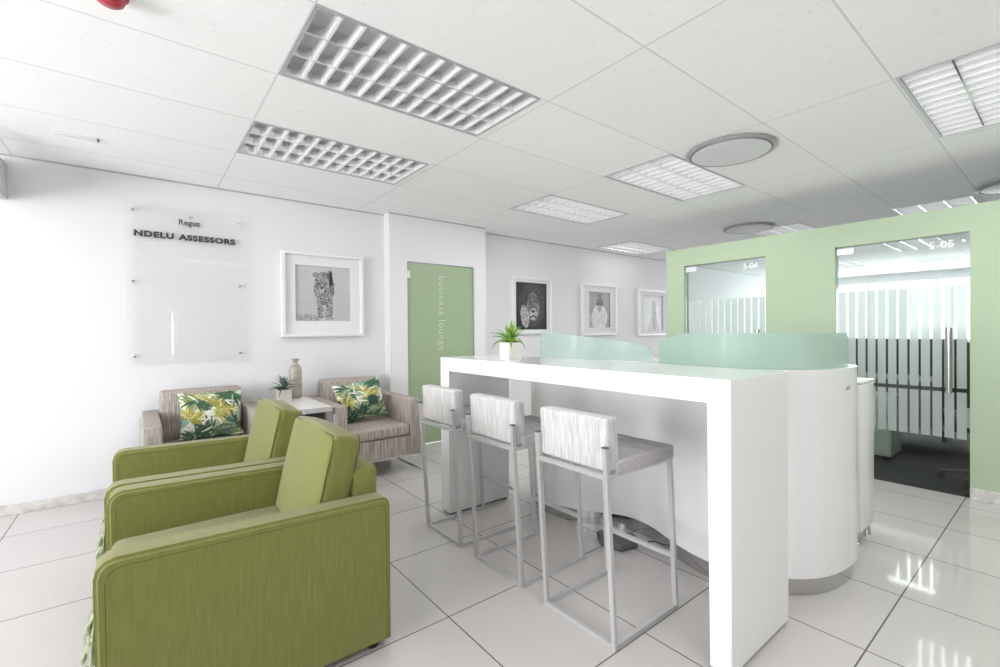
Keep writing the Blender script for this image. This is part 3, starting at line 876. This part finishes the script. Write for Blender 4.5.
def leaf_cushion(loc, rot, seed, label, w=.43, h=.37):
    bm, uvs = cushion_bm(w, h, .15, n=90, pinch=.09)
    bm.verts.index_update(); uv = [uvs[v] for v in bm.verts]
    o = obj('scatter_cushion', bm, M_['leafprint'], smooth=80)
    paint_mesh(o.data, uv, leaf_pattern(seed)); o.location = loc; o.rotation_euler = rot
    tag(o, label, 'cushion', 'palm leaf cushions on the striped armchairs')
leaf_cushion((.425, 4.15, .615), (math.radians(-14), 0, 0), 5, 'palm leaf cushion on the striped armchair under the sign')
leaf_cushion((1.57, 4.055, .620), (math.radians(-17), math.radians(-8), math.radians(-6)), 11, 'palm leaf cushion on the striped armchair by the green door', .44, .37)

# ------------------------------------------------------------ side table with plant and vase
t = thing('side_table', 'square white side table with grey rim between the striped armchairs', 'side table', (.985, 4.02, 0))
obj('table_top', B(-.19, .19, -.38, .42, 0.645, .661, bev=.002, seg=1), M_['tablewhite'], t)
bm = bmesh.new()
for a in ((-.195, .195, -.385, -.378), (-.195, .195, .42, .427), (-.195, -.19, -.378, .42), (.19, .195, -.378, .42)): box(bm, *a, .625, .662)
obj('rim', bm, M_['silver'], t)
for x in (-.172, .172):
    for y in (-.36, .40):
        obj('leg', B(x-.018, x+.018, y-.018, y+.018, 0, .645), M_['taupe'], t)
obj('shelf', B(-.18, .18, -.37, .41, .20, .215), M_['taupe'], t)

def spiky_plant(root, z, n, L, w, m, seed, upbias=.5):
    rnd = random.Random(seed)
    for k in range(n):
        a = 2*PI*k/n*2.4+rnd.uniform(-.2, .2); el = rnd.uniform(.15, 1.35) if k > 3 else 1.3
        bm = bmesh.new(); l = L*rnd.uniform(.8, 1.1); S = 7; rings = []
        for i in range(S+1):
            u = i/S; e = el-.7*u*u*(1-el/1.7)
            r = l*u*math.cos(e); hz = l*u*math.sin(e)
            wd = w*(math.sin(min(1, u*1.15+.2)*PI*.5) if u < .35 else (1-u)/.65)*.5+.0006
            px, py = r*math.cos(a), r*math.sin(a); tx, ty = -math.sin(a), math.cos(a)
            rings.append([bm.verts.new((px-tx*wd, py-ty*wd, z+hz+wd*.5)), bm.verts.new((px, py, z+hz-wd*.25)), bm.verts.new((px+tx*wd, py+ty*wd, z+hz+wd*.5)), bm.verts.new((px, py, z+hz+wd*.1))])
        for i in range(S):
            for j in range(4): bm.faces.new((rings[i][j], rings[i][(j+1) % 4], rings[i+1][(j+1) % 4], rings[i+1][j]))
        bm.faces.new(rings[-1])
        obj('leaf', bm, m, root, smooth=True)

t = thing('potted_succulent', 'dark succulent in a square pale pot on the side table', 'potted plant', (.955, 4.20, .662))
bm = bmesh.new(); prism(bm, [(-.052, -.052), (.052, -.052), (.052, .052), (-.052, .052)], 'z', 0, .10)
bmesh.ops.bevel(bm, geom=bm.edges[:], offset=.004, segments=2, affect='EDGES'); pt = obj('pot', bm, M_['concrete'], t)
obj('soil', B(-.045, .045, -.045, .045, .098, .103), M_['soil'], t)
spiky_plant(t, .10, 24, .135, .026, M_['leafd'], 4)
t = thing('vase', 'tall taupe bottle vase on the side table behind the succulent', 'vase', (1.085, 4.34, .662))
bm = bmesh.new(); lathe(bm, [(.044, 0), (.052, .01), (.054, .12), (.053, .24), (.046, .275), (.026, .30), (.020, .31), (.020, .325), (.030, .335), (.030, .35), (.015, .35)], 32)
obj('body', bm, M_['vase'], t, smooth=50)
t = thing('potted_plant', 'bright green spiky plant in a white cube pot on the bar counter', 'potted plant', (1.815, 2.20, bh), math.radians(0))
bm = bmesh.new(); prism(bm, [(-.048, -.048), (.048, -.048), (.048, .048), (-.048, .048)], 'z', 0, .108)
bmesh.ops.bevel(bm, geom=bm.edges[:], offset=.003, segments=2, affect='EDGES'); obj('pot', bm, M_['whitepot'], t)
obj('soil', B(-.042, .042, -.042, .042, .105, .111), M_['soil'], t)
spiky_plant(t, .106, 34, .145, .027, M_['leafg'], 9)

# ------------------------------------------------------------ office behind the glass doors
t = thing('office_divider', 'dark screen divider in the office beyond the glass door', 'divider', (6.95, .9, 0))
obj('panel', B(0, .05, -1.6, 2.0, .12, 1.12, bev=.005), M_['divider'], t)
for y in (-1.5, 0, 1.9): obj('foot', B(-.12, .17, y-.02, y+.02, 0, .12), M_['dgrey'], t)
t = thing('office_desk', 'office desk with pale modesty panel seen through the striped door', 'desk', (6.35, 1.0, 0))
obj('worktop', B(-.35, .35, -.85, .75, .70, .725, bev=.003, seg=1), M_['taupe'], t)
obj('modesty_panel', B(-.30, -.28, -.80, .70, .25, .70), M_['taupe'], t)
for y in (-.8, .7): obj('leg', B(-.33, .33, y-.02, y+.02, 0, .70), M_['dgrey'], t)
t = thing('drawer_pedestal', 'white drawer pedestal low behind the striped door', 'cabinet', (5.68, 1.24, 0))
obj('body', B(-.2, .2, -.16, .2, .04, .60, bev=.004), M_['desk'], t)
for k in range(3): obj('drawer', B(-.215, -.2, -.15, .19, .06+.18*k, .22+.18*k, bev=.003, seg=1), M_['desk'], t)
bm = bmesh.new()
for x in (-.16, .16):
    for y in (-.12, .16): box(bm, x-.02, x+.02, y-.02, y+.02, 0, .04)
obj('castors', bm, M_['black'], t)
t = thing('office_chair', 'black office chair beyond the right edge of the glass door', 'office chair', (5.20, .45, 0), .3)
obj('seat', B(-.23, .23, -.23, .23, .44, .50, bev=.02, seg=3), M_['black'], t, smooth=50)
bm = bmesh.new(); box(bm, .20, .26, -.22, .22, .56, .98, bev=.025, seg=3); obj('backrest', bm, M_['black'], t, smooth=50)
obj('back_support', B(.22, .25, -.03, .03, .46, .60), M_['black'], t)
bm = bmesh.new(); tube(bm, [(0, 0, .09), (0, 0, .44)], .025, 12); obj('gas_column', bm, M_['dgrey'], t, smooth=True)
for k in range(5):
    a = 2*PI*k/5; bm = bmesh.new(); tube(bm, [(0, 0, .10), (.26*math.cos(a), .26*math.sin(a), .065)], .016, 8); lg_ = obj('leg', bm, M_['black'], t, smooth=True)
    bm = bmesh.new(); c = (.26*math.cos(a), .26*math.sin(a)); tube(bm, [(c[0]-.015, c[1], .027), (c[0]+.015, c[1], .027)], .025, 12); obj('castor', bm, M_['black'], lg_, smooth=True)
for s in (-1, 1):
    bm = bmesh.new(); tube(bm, [(-.05, s*.24, .46), (-.06, s*.27, .66), (.12, s*.27, .68)], .014, 8); obj('armrest', bm, M_['black'], t, smooth=True)
t = thing('notice_card', 'white card hanging behind the glass beside the door handle', 'card', (XG+.09, .52, .50))
obj('card', B(0, .004, -.03, .035, 0, .15), M_['wletter'], t); obj('clip', B(-.003, .006, -.01, .01, .145, .17), M_['dgrey'], t)

# narrow bright gap between the blinds of the rear window, mirrored in the acrylic sign
w = structure('window_5', B(.44, .60, YR, YR+.03, .78, 1.76, bev=.004, seg=1), M_['alu'])
obj('pane', B(.505, .535, YR+.028, YR+.034, .86, 1.68), M_['slit'], w)

# ------------------------------------------------------------ light
def area(name, loc, rot, sx, sy, e, col=(1, 1, 1)):
    l = bpy.data.lights.new(name, 'AREA'); l.shape = 'RECTANGLE'; l.size = sx; l.size_y = sy; l.energy = e; l.color = col
    o = bpy.data.objects.new(name, l); COL.objects.link(o); o.location = loc; o.rotation_euler = rot
    return o
for k, (a, b) in enumerate(WIN):
    area('daylight_window', (XW-.02, (a+b)/2, 1.35), (0, -PI/2-math.radians(30), 0), 1.9, b-a-.1, (30, 76, 5)[k], (.99, .982, 1))
area('daylight_office', (13.4, 1.0, 1.6), (0, PI/2, 0), 1.2, 6.0, 90, (.95, .98, 1))
for x, y, lit, lb in LIGHTS:
    area('tube_and_fill_light', (x+LW/2, y+LD/2, H-.012), (0, 0, 0), 1.1, .5, (1.0 if y > 3.7 else 5.0) if lit else 1.8, (1, .98, .975))  # weak fill lamp is also added under fittings whose tubes are off
w = bpy.data.worlds.new('sky'); bpy.context.scene.world = w; w.use_nodes = True
w.node_tree.nodes['Background'].inputs[0].default_value = (.9, .95, 1, 1); w.node_tree.nodes['Background'].inputs[1].default_value = 1.2

# ------------------------------------------------------------ camera (azimuth 51.76 deg, f = 456 px of 1000)
cam = bpy.data.cameras.new('camera'); co = bpy.data.objects.new('camera', cam); COL.objects.link(co)
cam.sensor_width = 36; cam.lens = 455.97*36/1000; cam.clip_start = .05
y, p, r = math.radians(51.7567), math.radians(-.3779), math.radians(-.4327)
f = Vector((math.cos(y)*math.cos(p), math.sin(y)*math.cos(p), math.sin(p)))
rt = Vector((math.sin(y), -math.cos(y), 0)); up = rt.cross(f)
r2 = rt*math.cos(r)+up*math.sin(r); u2 = -rt*math.sin(r)+up*math.cos(r)
co.matrix_world = Matrix(((r2.x, u2.x, -f.x, 0), (r2.y, u2.y, -f.y, 0), (r2.z, u2.z, -f.z, 1.25), (0, 0, 0, 1)))
sc = bpy.context.scene; sc.camera = co
sc.view_settings.view_transform = 'Standard'; sc.view_settings.look = 'None'; sc.view_settings.gamma = 1
sc.view_settings.use_curve_mapping = False; sc.view_settings.exposure = 1.1
